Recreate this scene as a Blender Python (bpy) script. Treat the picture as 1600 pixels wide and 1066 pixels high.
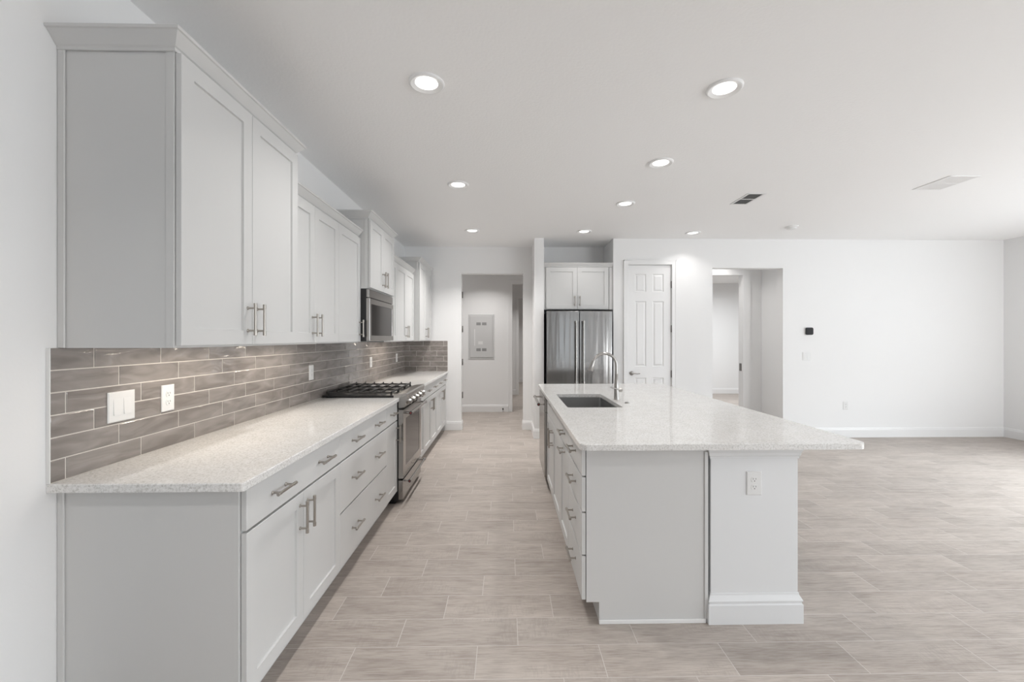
import bpy, bmesh, math, random
from mathutils import Vector, Matrix
random.seed(7)
C = bpy.context.scene.collection
S = bpy.context.scene
PI = math.pi
for o in list(bpy.data.objects): bpy.data.objects.remove(o, do_unlink=True)

# ------------------------------------------------------------ camera, world, light, exposure
F = 665.0                      # focal length in pixels of a 1600 px wide frame
EYE = 1.417
cd = bpy.data.cameras.new('camera'); cam = bpy.data.objects.new('camera', cd); C.objects.link(cam)
cd.sensor_width = 36; cd.lens = F / 1600 * 36
cd.shift_x = -4 / 1600; cd.shift_y = -3.5 / 1600
cam.location = (0, 0, EYE); cam.rotation_euler = (PI / 2, 0, -math.atan(12 / F))
cd.clip_start = 0.02
S.camera = cam

w = bpy.data.worlds.new('World'); S.world = w; w.use_nodes = True
bg = w.node_tree.nodes['Background']; bg.inputs[0].default_value = (0.82, 0.91, 1.0, 1); bg.inputs[1].default_value = 0.12

S.view_settings.view_transform = 'Standard'; S.view_settings.look = 'None'
S.view_settings.gamma = 1; S.view_settings.exposure = 0.09
S.view_settings.use_curve_mapping = False
S.cycles.use_denoising = True
S.cycles.max_bounces = 10; S.cycles.diffuse_bounces = 6; S.cycles.glossy_bounces = 4
S.cycles.sample_clamp_indirect = 4.0
S.cycles.caustics_reflective = False; S.cycles.caustics_refractive = False

def area(name, loc, rot, sx, sy, power, color=(1, 1, 1), spread=None):
    l = bpy.data.lights.new(name, 'AREA'); l.shape = 'RECTANGLE'; l.size = sx; l.size_y = sy
    l.energy = power; l.color = color
    if spread: l.spread = spread
    o = bpy.data.objects.new(name, l); C.objects.link(o); o.location = loc; o.rotation_euler = rot
    return o
DAY = (0.86, 0.94, 1.0)
# daylight through the room's glass: the sliding door in the right wall,
# the windows behind the camera, the opening left of the camera; plus added fills for floor and ceiling
E = dict(right=110, right_floor=182, rear=33, rear_up=120, left=3.2, down=2.2, down_left=7.4, down_far=19, hall=12, small=5.4, room=75, strip=1.6)
area('daylight_right', (7.45, 1.6, 1.25), (0, PI / 2, 0), 2.3, 5.0, E['right'], DAY)
area('right_floor_fill', (7.30, 1.9, 2.0), (0, PI / 2 - 0.95, 0), 0.9, 4.4, E['right_floor'], DAY, 1.7)  # added lamp aimed steeply down to brighten the right-hand floor
area('daylight_rear', (5.6, -3.95, 1.3), (PI / 2, 0, 0), 2.6, 2.2, E['rear'], DAY)
area('daylight_rear_slim', (2.25, -3.95, 1.3), (PI / 2, 0, 0), 0.55, 2.2, E['rear'] * 0.2, DAY)
area('rear_ceiling_fill', (5.6, -3.94, 0.7), (PI / 2 + 0.6, 0, 0), 2.6, 0.8, E['rear_up'], (0.96, 0.98, 1.0))  # added low lamp tilted upward to brighten the ceiling
area('daylight_left', (-1.80, 0.55, 1.25), (0, -PI / 2, 0), 2.2, 1.3, E['left'], DAY)

# ------------------------------------------------------------ shader helpers
def mat(name, col, rough=0.5, metal=0.0, spec=None):
    m = bpy.data.materials.new(name); m.use_nodes = True
    b = m.node_tree.nodes['Principled BSDF']
    b.inputs['Base Color'].default_value = (*col, 1); b.inputs['Roughness'].default_value = rough
    b.inputs['Metallic'].default_value = metal
    if spec is not None: b.inputs['Specular IOR Level'].default_value = spec
    return m
def N(m, t, **kw):
    n = m.node_tree.nodes.new(t)
    for k, v in kw.items(): setattr(n, k, v)
    return n
def L(m, a, b): m.node_tree.links.new(a, b)
def BS(m): return m.node_tree.nodes['Principled BSDF']
def noise_bump(m, scale, strength, dist=0.002, detail=3, coord='Object', stretch=(1, 1, 1)):
    tc = N(m, 'ShaderNodeTexCoord'); mp = N(m, 'ShaderNodeMapping'); mp.inputs['Scale'].default_value = stretch
    nz = N(m, 'ShaderNodeTexNoise'); nz.inputs['Scale'].default_value = scale; nz.inputs['Detail'].default_value = detail
    bp = N(m, 'ShaderNodeBump'); bp.inputs['Strength'].default_value = strength; bp.inputs['Distance'].default_value = dist
    L(m, tc.outputs[coord], mp.inputs[0]); L(m, mp.outputs[0], nz.inputs['Vector']); L(m, nz.outputs[0], bp.inputs['Height']); L(m, bp.outputs[0], BS(m).inputs['Normal'])
    return nz
def ramp(m, src, stops):
    r = N(m, 'ShaderNodeValToRGB'); cr = r.color_ramp
    while len(cr.elements) > 1: cr.elements.remove(cr.elements[-1])
    cr.elements[0].position = stops[0][0]; cr.elements[0].color = (*stops[0][1], 1)
    for p, c in stops[1:]:
        e = cr.elements.new(p); e.color = (*c, 1)
    L(m, src, r.inputs[0]); return r.outputs[0]
def math_n(m, op, a, b=None, c=None):
    n = N(m, 'ShaderNodeMath', operation=op)
    for i, v in enumerate((a, b, c)):
        if v is None: continue
        if isinstance(v, (int, float)): n.inputs[i].default_value = v
        else: L(m, v, n.inputs[i])
    return n.outputs[0]
def mixc(m, fac, a, b, blend='MIX'):
    n = N(m, 'ShaderNodeMix', data_type='RGBA', blend_type=blend)
    for i, v in ((0, fac), (6, a), (7, b)):
        if isinstance(v, (int, float)): n.inputs[i].default_value = v
        elif isinstance(v, tuple): n.inputs[i].default_value = (*v, 1)
        else: L(m, v, n.inputs[i])
    return n.outputs[2]

WALL = mat('wall_paint', (0.83, 0.83, 0.83), 0.55, spec=0.3); noise_bump(WALL, 90, 0.12, 0.002)
CEIL = mat('ceiling_texture', (0.91, 0.91, 0.91), 0.8, spec=0.2); noise_bump(CEIL, 60, 0.35, 0.004)
TRIM = mat('trim_white', (0.82, 0.82, 0.82), 0.35)
CAB = mat('cabinet_grey_paint', (0.62, 0.62, 0.615), 0.40); noise_bump(CAB, 40, 0.02, 0.001)
DARK = mat('cabinet_gap_dark', (0.10, 0.10, 0.10), 0.7)
NICKEL = mat('brushed_nickel', (0.42, 0.39, 0.355), 0.28, 1.0)
SMALLSTEEL = mat('faucet_steel', (0.40, 0.385, 0.37), 0.28, 1.0)
BLACK = mat('black_enamel', (0.012, 0.012, 0.013), 0.35)
IRON = mat('cast_iron', (0.035, 0.034, 0.033), 0.5)
GLASSB = mat('dark_oven_glass', (0.02, 0.018, 0.018), 0.08, spec=0.6)
WHITEP = mat('white_plastic', (0.76, 0.76, 0.755), 0.35)
SLOT = mat('socket_slot', (0.05, 0.05, 0.05), 0.6)
HINGE = mat('hinge_metal', (0.20, 0.19, 0.18), 0.35, 1.0)
RED = mat('red_medallion', (0.22, 0.015, 0.015), 0.3)
CHARCOAL = mat('charcoal_plastic', (0.03, 0.03, 0.032), 0.5, spec=0.2)
PANELG = mat('grey_panel_enamel', (0.60, 0.60, 0.60), 0.4)
LOUV = mat('dark_duct', (0.03, 0.03, 0.03), 0.8)
SINKM = mat('sink_steel', (0.42, 0.42, 0.42), 0.33, 1.0)

def steel(name, base, rough, stretch):
    m = mat(name, base, rough, 1.0)
    noise_bump(m, 1.0, 0.25, 0.03, 2, 'Object', stretch)
    return m
STEELF = steel('fridge_stainless', (0.31, 0.305, 0.30), 0.16, (6.5, 6.5, 0.4))
STEEL = mat('stainless', (0.43, 0.415, 0.40), 0.25, 1.0)

LAMP = bpy.data.materials.new('lamp_diffuser'); LAMP.use_nodes = True
LAMP.node_tree.nodes.remove(BS(LAMP)); em = N(LAMP, 'ShaderNodeEmission'); em.inputs[0].default_value = (1, 0.97, 0.92, 1); em.inputs[1].default_value = 3
L(LAMP, em.outputs[0], LAMP.node_tree.nodes['Material Output'].inputs[0])

STRIP = mat('warm_strip_diffuser', (0.9, 0.85, 0.75), 0.5)
# quartz worktop
QUARTZ = mat('speckled_quartz', (0.7, 0.69, 0.67), 0.11, spec=0.42)
tc = N(QUARTZ, 'ShaderNodeTexCoord')
n1 = N(QUARTZ, 'ShaderNodeTexNoise'); n1.inputs['Scale'].default_value = 120; n1.inputs['Detail'].default_value = 5; n1.inputs['Roughness'].default_value = 0.75
n2 = N(QUARTZ, 'ShaderNodeTexNoise'); n2.inputs['Scale'].default_value = 9; n2.inputs['Detail'].default_value = 3
n3 = N(QUARTZ, 'ShaderNodeTexVoronoi'); n3.inputs['Scale'].default_value = 160
for n in (n1, n2, n3): L(QUARTZ, tc.outputs['Object'], n.inputs['Vector'])
c1 = ramp(QUARTZ, n1.outputs[0], [(0.28, (0.42, 0.41, 0.39)), (0.42, (0.64, 0.635, 0.62)), (0.50, (0.77, 0.765, 0.755)), (0.7, (0.88, 0.88, 0.875))])
c2 = ramp(QUARTZ, n2.outputs[0], [(0.3, (0.95, 0.94, 0.93)), (0.7, (1, 1, 1))])
c3 = ramp(QUARTZ, n3.outputs[0], [(0.05, (0.80, 0.79, 0.77)), (0.22, (1, 1, 1))])
L(QUARTZ, mixc(QUARTZ, 1.0, mixc(QUARTZ, 1.0, c1, c2, 'MULTIPLY'), c3, 'MULTIPLY'), BS(QUARTZ).inputs['Base Color'])

# floor: wood-look porcelain planks laid across the aisle, third-offset
FLOOR = mat('wood_look_tile', (0.4, 0.36, 0.33), 0.45, spec=0.35)
ROWH, ROW0, PLK, JX = 0.1935, 1.772, 0.558, -0.135
tc = N(FLOOR, 'ShaderNodeTexCoord'); sp = N(FLOOR, 'ShaderNodeSeparateXYZ'); L(FLOOR, tc.outputs['Object'], sp.inputs[0])
v = math_n(FLOOR, 'DIVIDE', math_n(FLOOR, 'SUBTRACT', sp.outputs[1], ROW0), ROWH)
row = math_n(FLOOR, 'FLOOR', v); fv = math_n(FLOOR, 'FRACT', v)
u = math_n(FLOOR, 'DIVIDE', math_n(FLOOR, 'SUBTRACT', math_n(FLOOR, 'SUBTRACT', sp.outputs[0], JX), math_n(FLOOR, 'MULTIPLY', row, PLK / 3)), PLK)
colm = math_n(FLOOR, 'FLOOR', u); fu = math_n(FLOOR, 'FRACT', u)
def edge(m, f, size, g):   # 1 inside the grout
    d = math_n(m, 'MULTIPLY', math_n(m, 'MINIMUM', f, math_n(m, 'SUBTRACT', 1.0, f)), size)
    return math_n(m, 'LESS_THAN', d, g)
grout = math_n(FLOOR, 'MAXIMUM', edge(FLOOR, fv, ROWH, 0.0014), edge(FLOOR, fu, PLK, 0.0016))
cmb = N(FLOOR, 'ShaderNodeCombineXYZ'); L(FLOOR, colm, cmb.inputs[0]); L(FLOOR, row, cmb.inputs[1])
wn = N(FLOOR, 'ShaderNodeTexWhiteNoise', noise_dimensions='2D'); L(FLOOR, cmb.outputs[0], wn.inputs['Vector'])
off = N(FLOOR, 'ShaderNodeVectorMath', operation='MULTIPLY_ADD'); L(FLOOR, wn.outputs['Color'], off.inputs[0]); off.inputs[1].default_value = (7, 7, 7); L(FLOOR, tc.outputs['Object'], off.inputs[2])
def tex(scale, stretch, detail=4, rough=0.6):
    mp = N(FLOOR, 'ShaderNodeMapping'); mp.inputs['Scale'].default_value = stretch; L(FLOOR, off.outputs[0], mp.inputs[0])
    n = N(FLOOR, 'ShaderNodeTexNoise'); n.inputs['Scale'].default_value = scale; n.inputs['Detail'].default_value = detail; n.inputs['Roughness'].default_value = rough
    L(FLOOR, mp.outputs[0], n.inputs['Vector']); return n.outputs[0]
grain = tex(3.0, (1.1, 9, 1), 6, 0.65); cloud = tex(2.2, (1, 2.2, 1), 3); fine = tex(8, (1.5, 22, 1), 3)
saw = tex(6, (16, 3.0, 1), 2); sawmask = tex(1.6, (1, 2, 1), 2)
base = ramp(FLOOR, grain, [(0.32, (0.20, 0.170, 0.152)), (0.44, (0.34, 0.300, 0.275)), (0.56, (0.43, 0.390, 0.362)), (0.70, (0.50, 0.460, 0.432))])
base = mixc(FLOOR, 0.55, base, ramp(FLOOR, cloud, [(0.3, (0.28, 0.25, 0.23)), (0.65, (0.48, 0.445, 0.42))]))
base = mixc(FLOOR, 0.35, base, ramp(FLOOR, fine, [(0.38, (0.26, 0.225, 0.205)), (0.58, (0.48, 0.44, 0.412))]))
sawf = math_n(FLOOR, 'MULTIPLY', math_n(FLOOR, 'GREATER_THAN', saw, 0.53), math_n(FLOOR, 'MULTIPLY', math_n(FLOOR, 'GREATER_THAN', sawmask, 0.56), 0.20))
base = mixc(FLOOR, sawf, base, (0.28, 0.25, 0.235))
tv = N(FLOOR, 'ShaderNodeMapRange'); L(FLOOR, wn.outputs['Value'], tv.inputs[0]); tv.inputs[3].default_value = 0.97; tv.inputs[4].default_value = 1.12
sc = N(FLOOR, 'ShaderNodeVectorMath', operation='SCALE'); L(FLOOR, base, sc.inputs[0]); L(FLOOR, tv.outputs[0], sc.inputs['Scale'])
L(FLOOR, mixc(FLOOR, grout, mixc(FLOOR, 1.0, sc.outputs[0], (1.0, 0.975, 0.945), 'MULTIPLY'), (0.56, 0.53, 0.50)), BS(FLOOR).inputs['Base Color'])
hb = math_n(FLOOR, 'SUBTRACT', math_n(FLOOR, 'MULTIPLY', grain, 0.25), grout)
bp = N(FLOOR, 'ShaderNodeBump'); bp.inputs['Strength'].default_value = 0.35; bp.inputs['Distance'].default_value = 0.002; L(FLOOR, hb, bp.inputs['Height']); L(FLOOR, bp.outputs[0], BS(FLOOR).inputs['Normal'])

# glazed hand-made subway tile: colour drifts per tile, surface is wavy
TILE = mat('glazed_taupe_tile', (0.25, 0.22, 0.2), 0.09, spec=0.6)
at = N(TILE, 'ShaderNodeAttribute', attribute_name='tileid'); tc = N(TILE, 'ShaderNodeTexCoord')
of = N(TILE, 'ShaderNodeVectorMath', operation='MULTIPLY_ADD'); L(TILE, at.outputs['Vector'], of.inputs[0]); of.inputs[1].default_value = (9, 9, 9); L(TILE, tc.outputs['Object'], of.inputs[2])
mp = N(TILE, 'ShaderNodeMapping'); mp.inputs['Rotation'].default_value = (0.5, 0, 0); mp.inputs['Scale'].default_value = (1, 0.55, 2.0); L(TILE, of.outputs[0], mp.inputs[0])
nz = N(TILE, 'ShaderNodeTexNoise'); nz.inputs['Scale'].default_value = 9; nz.inputs['Detail'].default_value = 2.5; nz.inputs['Distortion'].default_value = 0.8; L(TILE, mp.outputs[0], nz.inputs['Vector'])
col = ramp(TILE, nz.outputs[0], [(0.35, (0.205, 0.182, 0.168)), (0.52, (0.262, 0.236, 0.220)), (0.62, (0.292, 0.264, 0.246)), (0.75, (0.345, 0.318, 0.300))])
tv = N(TILE, 'ShaderNodeMapRange'); L(TILE, at.outputs['Fac'], tv.inputs[0]); tv.inputs[3].default_value = 0.9; tv.inputs[4].default_value = 1.12
sc = N(TILE, 'ShaderNodeVectorMath', operation='SCALE'); L(TILE, col, sc.inputs[0]); L(TILE, tv.outputs[0], sc.inputs['Scale']); L(TILE, sc.outputs[0], BS(TILE).inputs['Base Color'])
bp = N(TILE, 'ShaderNodeBump'); bp.inputs['Strength'].default_value = 0.5; bp.inputs['Distance'].default_value = 0.009; L(TILE, nz.outputs[0], bp.inputs['Height']); L(TILE, bp.outputs[0], BS(TILE).inputs['Normal'])
GROUT = mat('tile_grout', (0.66, 0.62, 0.57), 0.8)

# ------------------------------------------------------------ mesh helpers (world coordinates)
class MB:
    def __init__(s): s.bm = bmesh.new(); s.mi = 0
    def face(s, vs):
        f = s.bm.faces.new([s.bm.verts.new(v) for v in vs]); f.material_index = s.mi; return f
    def box(s, x0, x1, y0, y1, z0, z1, bev=0.0, seg=1):
        x0, x1 = min(x0, x1), max(x0, x1); y0, y1 = min(y0, y1), max(y0, y1); z0, z1 = min(z0, z1), max(z0, z1)
        V = [s.bm.verts.new(p) for p in ((x0, y0, z0), (x1, y0, z0), (x1, y1, z0), (x0, y1, z0), (x0, y0, z1), (x1, y0, z1), (x1, y1, z1), (x0, y1, z1))]
        fs = [s.bm.faces.new([V[i] for i in q]) for q in ((0, 3, 2, 1), (4, 5, 6, 7), (0, 1, 5, 4), (1, 2, 6, 5), (2, 3, 7, 6), (3, 0, 4, 7))]
        for f in fs: f.material_index = s.mi
        if bev:
            es = list({e for f in fs for e in f.edges})
            bmesh.ops.bevel(s.bm, geom=es, offset=bev, segments=seg, affect='EDGES', profile=0.5)
        return s
    def tube(s, pts, r, n=12, cap=True):
        pts = [Vector(p) for p in pts]
        rs = r if isinstance(r, (list, tuple)) else [r] * len(pts)
        rings = []; up = None
        for i, p in enumerate(pts):
            t = (pts[min(i + 1, len(pts) - 1)] - pts[max(i - 1, 0)])
            if t.length < 1e-9: t = Vector((0, 0, 1))
            t.normalize()
            if up is None: up = Vector((0, 0, 1)) if abs(t.z) < 0.9 else Vector((1, 0, 0))
            a = t.cross(up); a.normalize(); b = a.cross(t); b.normalize(); up = b
            rings.append([s.bm.verts.new(p + (a * math.cos(2 * PI * k / n) + b * math.sin(2 * PI * k / n)) * rs[i]) for k in range(n)])
        for A, B in zip(rings, rings[1:]):
            for k in range(n):
                f = s.bm.faces.new((A[k], A[(k + 1) % n], B[(k + 1) % n], B[k])); f.smooth = True; f.material_index = s.mi
        if cap:
            for R in (rings[0], rings[-1]):
                f = s.bm.faces.new(R); f.material_index = s.mi
        return s
    def prof_tube(s, a, b, prof, n=20):     # solid of revolution along a->b, prof = [(t in metres, radius)]
        a = Vector(a); b = Vector(b); d = (b - a).normalized()
        up = Vector((0, 0, 1)) if abs(d.z) < 0.9 else Vector((1, 0, 0))
        p = d.cross(up).normalized(); q = p.cross(d).normalized(); rings = []
        for t, r in prof:
            c = a + d * t
            rings.append([s.bm.verts.new(c + (p * math.cos(2 * PI * k / n) + q * math.sin(2 * PI * k / n)) * max(r, 1e-4)) for k in range(n)])
        for A, B in zip(rings, rings[1:]):
            for k in range(n):
                f = s.bm.faces.new((A[k], A[(k + 1) % n], B[(k + 1) % n], B[k])); f.smooth = True; f.material_index = s.mi
        for R in (rings[0], rings[-1]):
            f = s.bm.faces.new(R); f.material_index = s.mi
        return s
    def prism(s, poly, axis, c0, c1):       # poly in the two other axes, in xyz order
        def P(p, c):
            return {'x': (c, p[0], p[1]), 'y': (p[0], c, p[1]), 'z': (p[0], p[1], c)}[axis]
        A = [s.bm.verts.new(P(p, c0)) for p in poly]; B = [s.bm.verts.new(P(p, c1)) for p in poly]
        fs = [s.bm.faces.new(A), s.bm.faces.new(B)]
        for k in range(len(poly)): fs.append(s.bm.faces.new((A[k], A[(k + 1) % len(poly)], B[(k + 1) % len(poly)], B[k])))
        for f in fs: f.material_index = s.mi
        return s
    def sweep(s, path, prof, side=1, z0=0.0):  # profile (out, z) along a level path, mitred; out is to the right of travel when side=1
        P = [Vector((p[0], p[1])) for p in path]; rings = []
        for i, p in enumerate(P):
            d0 = (P[i] - P[i - 1]).normalized() if i else (P[1] - P[0]).normalized()
            d1 = (P[i + 1] - P[i]).normalized() if i < len(P) - 1 else d0
            n0 = Vector((d0.y, -d0.x)) * side; n1 = Vector((d1.y, -d1.x)) * side
            m = (n0 + n1); m = m / max(m.dot(n0), 1e-6)
            rings.append([s.bm.verts.new((p.x + m.x * o, p.y + m.y * o, z0 + z)) for o, z in prof])
        for A, B in zip(rings, rings[1:]):
            for k in range(len(prof)):
                j = (k + 1) % len(prof)
                f = s.bm.faces.new((A[k], A[j], B[j], B[k])); f.material_index = s.mi
        for R in (rings[0], rings[-1]):
            f = s.bm.faces.new(R); f.material_index = s.mi
        return s
def sharpen(bm):
    for e in bm.edges:
        if len(e.link_faces) == 2 and e.calc_face_angle(0) > 0.6: e.smooth = False
def build(name, mb, m, parent=None, tagd=None):
    bm = mb.bm
    bmesh.ops.recalc_face_normals(bm, faces=bm.faces); sharpen(bm)
    me = bpy.data.meshes.new(name)
    off = Vector((0, 0, 0)); q = parent
    while q is not None: off += q.location; q = q.parent
    if off.length: bmesh.ops.translate(bm, verts=bm.verts, vec=-off)
    bm.to_mesh(me); bm.free()
    for mm in (m if isinstance(m, (list, tuple)) else [m]): me.materials.append(mm)
    o = bpy.data.objects.new(name, me); C.objects.link(o)
    if parent is not None: o.parent = parent
    return o
def thing(name, label, cat, loc=(0, 0, 0), group=None):
    o = bpy.data.objects.new(name, None); C.objects.link(o); o.location = loc; o.empty_display_size = 0.1
    o['label'] = label; o['category'] = cat
    if group: o['group'] = group
    return o
def tag(o, label, cat, group=None):
    o['label'] = label; o['category'] = cat
    if group: o['group'] = group
    return o
def struct(name, mb, m, parent=None, label=None):
    o = build(name, mb, m, parent)
    if parent is None: o['kind'] = 'structure'
    if label: o['label'] = label
    return o
def sroot(name, loc, label=None):
    o = bpy.data.objects.new(name, None); C.objects.link(o); o.location = loc; o['kind'] = 'structure'; o.empty_display_size = 0.1
    if label: o['label'] = label
    return o

# ------------------------------------------------------------ key dimensions
XW = -1.59          # left wall
YB = 6.622          # kitchen back wall
YR = 6.033          # living room back wall
H = 2.845           # ceiling
XR = 7.19           # right wall
YREAR = -3.8
CT = 0.914          # counter top height
SL = 0.03

# ------------------------------------------------------------ the setting
struct('floor', MB().box(-4.5, 12, -4.2, 15, -0.06, 0), FLOOR)
struct('ceiling', MB().box(-4.5, 12, -4.2, 15, H, H + 0.1), CEIL)
# left wall, with an opening next to the camera
mb = MB(); mb.box(XW - 0.15, XW, 1.348, YB + 0.12, 0, H); mb.box(XW - 0.15, XW, -0.25, 1.348, 2.458, H); mb.box(XW - 0.15, XW, YREAR - 0.1, -0.25, 0, H)
struct('wall_left', mb, WALL)
# kitchen back wall with passage opening; stub wall beside the fridge
mb = MB(); mb.box(XW, -0.707, YB, YB + 0.127, 0, H); mb.box(-0.707, 0.253, YB, YB + 0.127, 2.433, H); mb.box(0.253, 1.65, YB, YB + 0.127, 0, H)
struct('wall_back_kitchen', mb, WALL)
struct('wall_stub', MB().box(0.39, 0.526, YR, YB, 0, H), WALL)
DX0, DX1, DTOP = 1.722, 2.352, 2.475
mb = MB(); mb.box(1.515, DX0, YR, YR + 0.127, 0, H); mb.box(1.515, 1.65, YR + 0.127, YB, 0, H); mb.box(DX0, DX1, YR, YR + 0.127, DTOP, H)
mb.box(DX1, 2.94, YR, YR + 0.127, 0, H); mb.box(2.94, 3.958, YR, YR + 0.127, 2.43, H); mb.box(3.958, XR + 0.15, YR, YR + 0.127, 0, H)
struct('wall_back_living', mb, WALL)
# right wall with the tall sliding door, rear wall with windows (both out of frame, they let the daylight in)
mb = MB(); mb.box(XR, XR + 0.15, 4.15, YR, 0, H); mb.box(XR, XR + 0.15, -0.95, 4.15, 2.45, H); mb.box(XR, XR + 0.15, YREAR, -0.95, 0, H)
struct('wall_right', mb, WALL)
mb = MB(); mb.box(XW, 1.95, YREAR - 0.15, YREAR, 0, H); mb.box(2.55, 4.25, YREAR - 0.15, YREAR, 0, H); mb.box(6.95, XR + 0.15, YREAR - 0.15, YREAR, 0, H)
for a, b in ((1.95, 2.55), (4.25, 6.95)): mb.box(a, b, YREAR - 0.15, YREAR, 2.4, H); mb.box(a, b, YREAR - 0.15, YREAR, 0, 0.15)
struct('wall_rear', mb, WALL)
mb = MB()
for y in (-0.95, 0.72, 2.42, 4.10):
    mb.box(XR + 0.05, XR + 0.1, y, y + 0.05, 0, 2.45)
mb.box(XR + 0.05, XR + 0.1, -0.95, 4.15, 0, 0.06); mb.box(XR + 0.05, XR + 0.1, -0.95, 4.15, 2.39, 2.45)
struct('window_1', mb, TRIM)
for n_, xs in (('window_2', (1.95, 2.50)), ('window_3', (4.25, 5.575, 6.90))):
    mb = MB()
    for x in xs: mb.box(x, x + 0.05, YREAR - 0.1, YREAR - 0.05, 0.15, 2.4)
    mb.box(xs[0], xs[-1] + 0.05, YREAR - 0.1, YREAR - 0.05, 0.15, 0.21); mb.box(xs[0], xs[-1] + 0.05, YREAR - 0.1, YREAR - 0.05, 2.34, 2.4)
    struct(n_, mb, TRIM)
# hallway behind the passage
HB = 8.26
mb = MB(); mb.box(-1.7, 0.106, HB, HB + 0.12, 0, H); mb.box(0.106, 0.92, HB, HB + 0.12, 2.479, H); mb.box(0.92, 2.2, HB, HB + 0.12, 0, H)
struct('wall_hallway', mb, WALL)
struct('wall_hallway_left', MB().box(-1.82, -1.7, YB + 0.127, HB + 0.12, 0, H), WALL)
struct('wall_hallway_right', MB().box(1.65, 1.77, YB + 0.127, HB, 0, H), WALL)
mb = MB(); mb.box(-1.2, 0.30, 10.76, 10.88, 0, H); mb.box(0.30, 1.1, 10.76, 10.88, 2.46, H); mb.box(1.1, 2.0, 10.76, 10.88, 0, H)
mb.box(-1.3, -1.2, HB + 0.12, 14.0, 0, H); mb.box(2.0, 2.1, HB + 0.12, 14.0, 0, H); mb.box(-1.2, 2.0, 13.9, 14.0, 0, H)
struct('wall_corridor', mb, WALL)
# hall and room behind the right opening
mb = MB(); mb.box(3.765, 5.2, 6.73, 6.85, 0, H); mb.box(2.6, 3.765, 6.73, 6.85, 2.434, H); mb.box(2.2, 2.6, 6.73, 6.85, 0, H)
struct('wall_hall_far', mb, WALL)
struct('wall_hall_side', MB().box(4.07, 4.19, YR + 0.127, 6.73, 0, H), WALL)
struct('wall_hall_left', MB().box(2.2, 2.3, YR + 0.127, 6.73, 0, H), WALL)
mb = MB(); mb.box(2.2, 9, 10.9, 11.0, 0, H); mb.box(2.2, 2.3, 6.85, 10.9, 0, H); mb.box(8.5, 8.6, 6.85, 10.9, 0, H); mb.box(5.2, 8.5, 6.73, 6.85, 0, H)
struct('wall_room_far', mb, WALL)

BASE = [(0, 0), (0.014, 0), (0.014, 0.108), (0.010, 0.116), (0.010, 0.124), (0.005, 0.137), (0, 0.139)]
def baseboard(name, path, side=1): return struct(name, MB().sweep(path, BASE, side), TRIM)
baseboard('baseboard_back_kitchen', [(-0.935, YB), (-0.707, YB), (-0.707, YB + 0.127)])
baseboard('baseboard_back_passage', [(0.253, YB + 0.127), (0.253, YB), (0.39, YB), (0.39, YR), (0.526, YR), (0.526, YR + 0.05)], 1)
baseboard('baseboard_back_living', [(DX1 + 0.066, YR), (2.94, YR), (2.94, YR + 0.127)])
baseboard('baseboard_back_living_right', [(3.958, YR + 0.127), (3.958, YR), (XR, YR), (XR, 4.2)])
baseboard('baseboard_hallway', [(-1.7, HB), (0.028, HB)])
baseboard('baseboard_corridor', [(-1.2, 10.76), (0.225, 10.76)])
baseboard('baseboard_far_corridor', [(-1.2, 13.9), (2.0, 13.9)])
baseboard('baseboard_far_room', [(2.3, 10.9), (8.5, 10.9)])
baseboard('baseboard_hall_side', [(3.88, 6.73), (4.07, 6.73), (4.07, 6.17)])
# door casings
CAS = [(0, 0), (0.0, 0.012), (0.020, 0.016), (0.055, 0.016), (0.066, 0.010), (0.066, 0)]
def casing(name, x0, x1, top, y, w=0.066, parent=None):
    mb = MB()
    mb.box(x0 - w, x0, y - 0.016, y, 0, top + w, 0.002); mb.box(x1, x1 + w, y - 0.016, y, 0, top + w, 0.002); mb.box(x0 - w + 0.001, x1 + w - 0.001, y - 0.0162, y, top, top + w, 0.002)
    mb.box(x0 - w, x0 - w + 0.012, y - 0.020, y - 0.012, 0, top + w); mb.box(x1 + w - 0.012, x1 + w, y - 0.020, y - 0.012, 0, top + w); mb.box(x0 - w, x1 + w, y - 0.020, y - 0.012, top + w - 0.012, top + w)
    return struct(name, mb, TRIM, parent)
casing('trim_1', 0.106, 0.92, 2.479, HB, 0.075)
casing('trim_2', 0.30, 1.1, 2.46, 10.76, 0.075)
mb = MB(); mb.box(3.765, 3.88, 6.714, 6.73, 0, 2.51); mb.box(2.6, 3.765, 6.714, 6.73, 2.434, 2.51)
struct('trim_3', mb, TRIM)
# strike plate on that jamb
o = build('strike_plate', MB().box(3.760, 3.766, 6.76, 6.82, 0.90, 1.02), HINGE); tag(o, 'small dark latch strike plate on the door jamb inside the wide right opening', 'strike plate')

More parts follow.
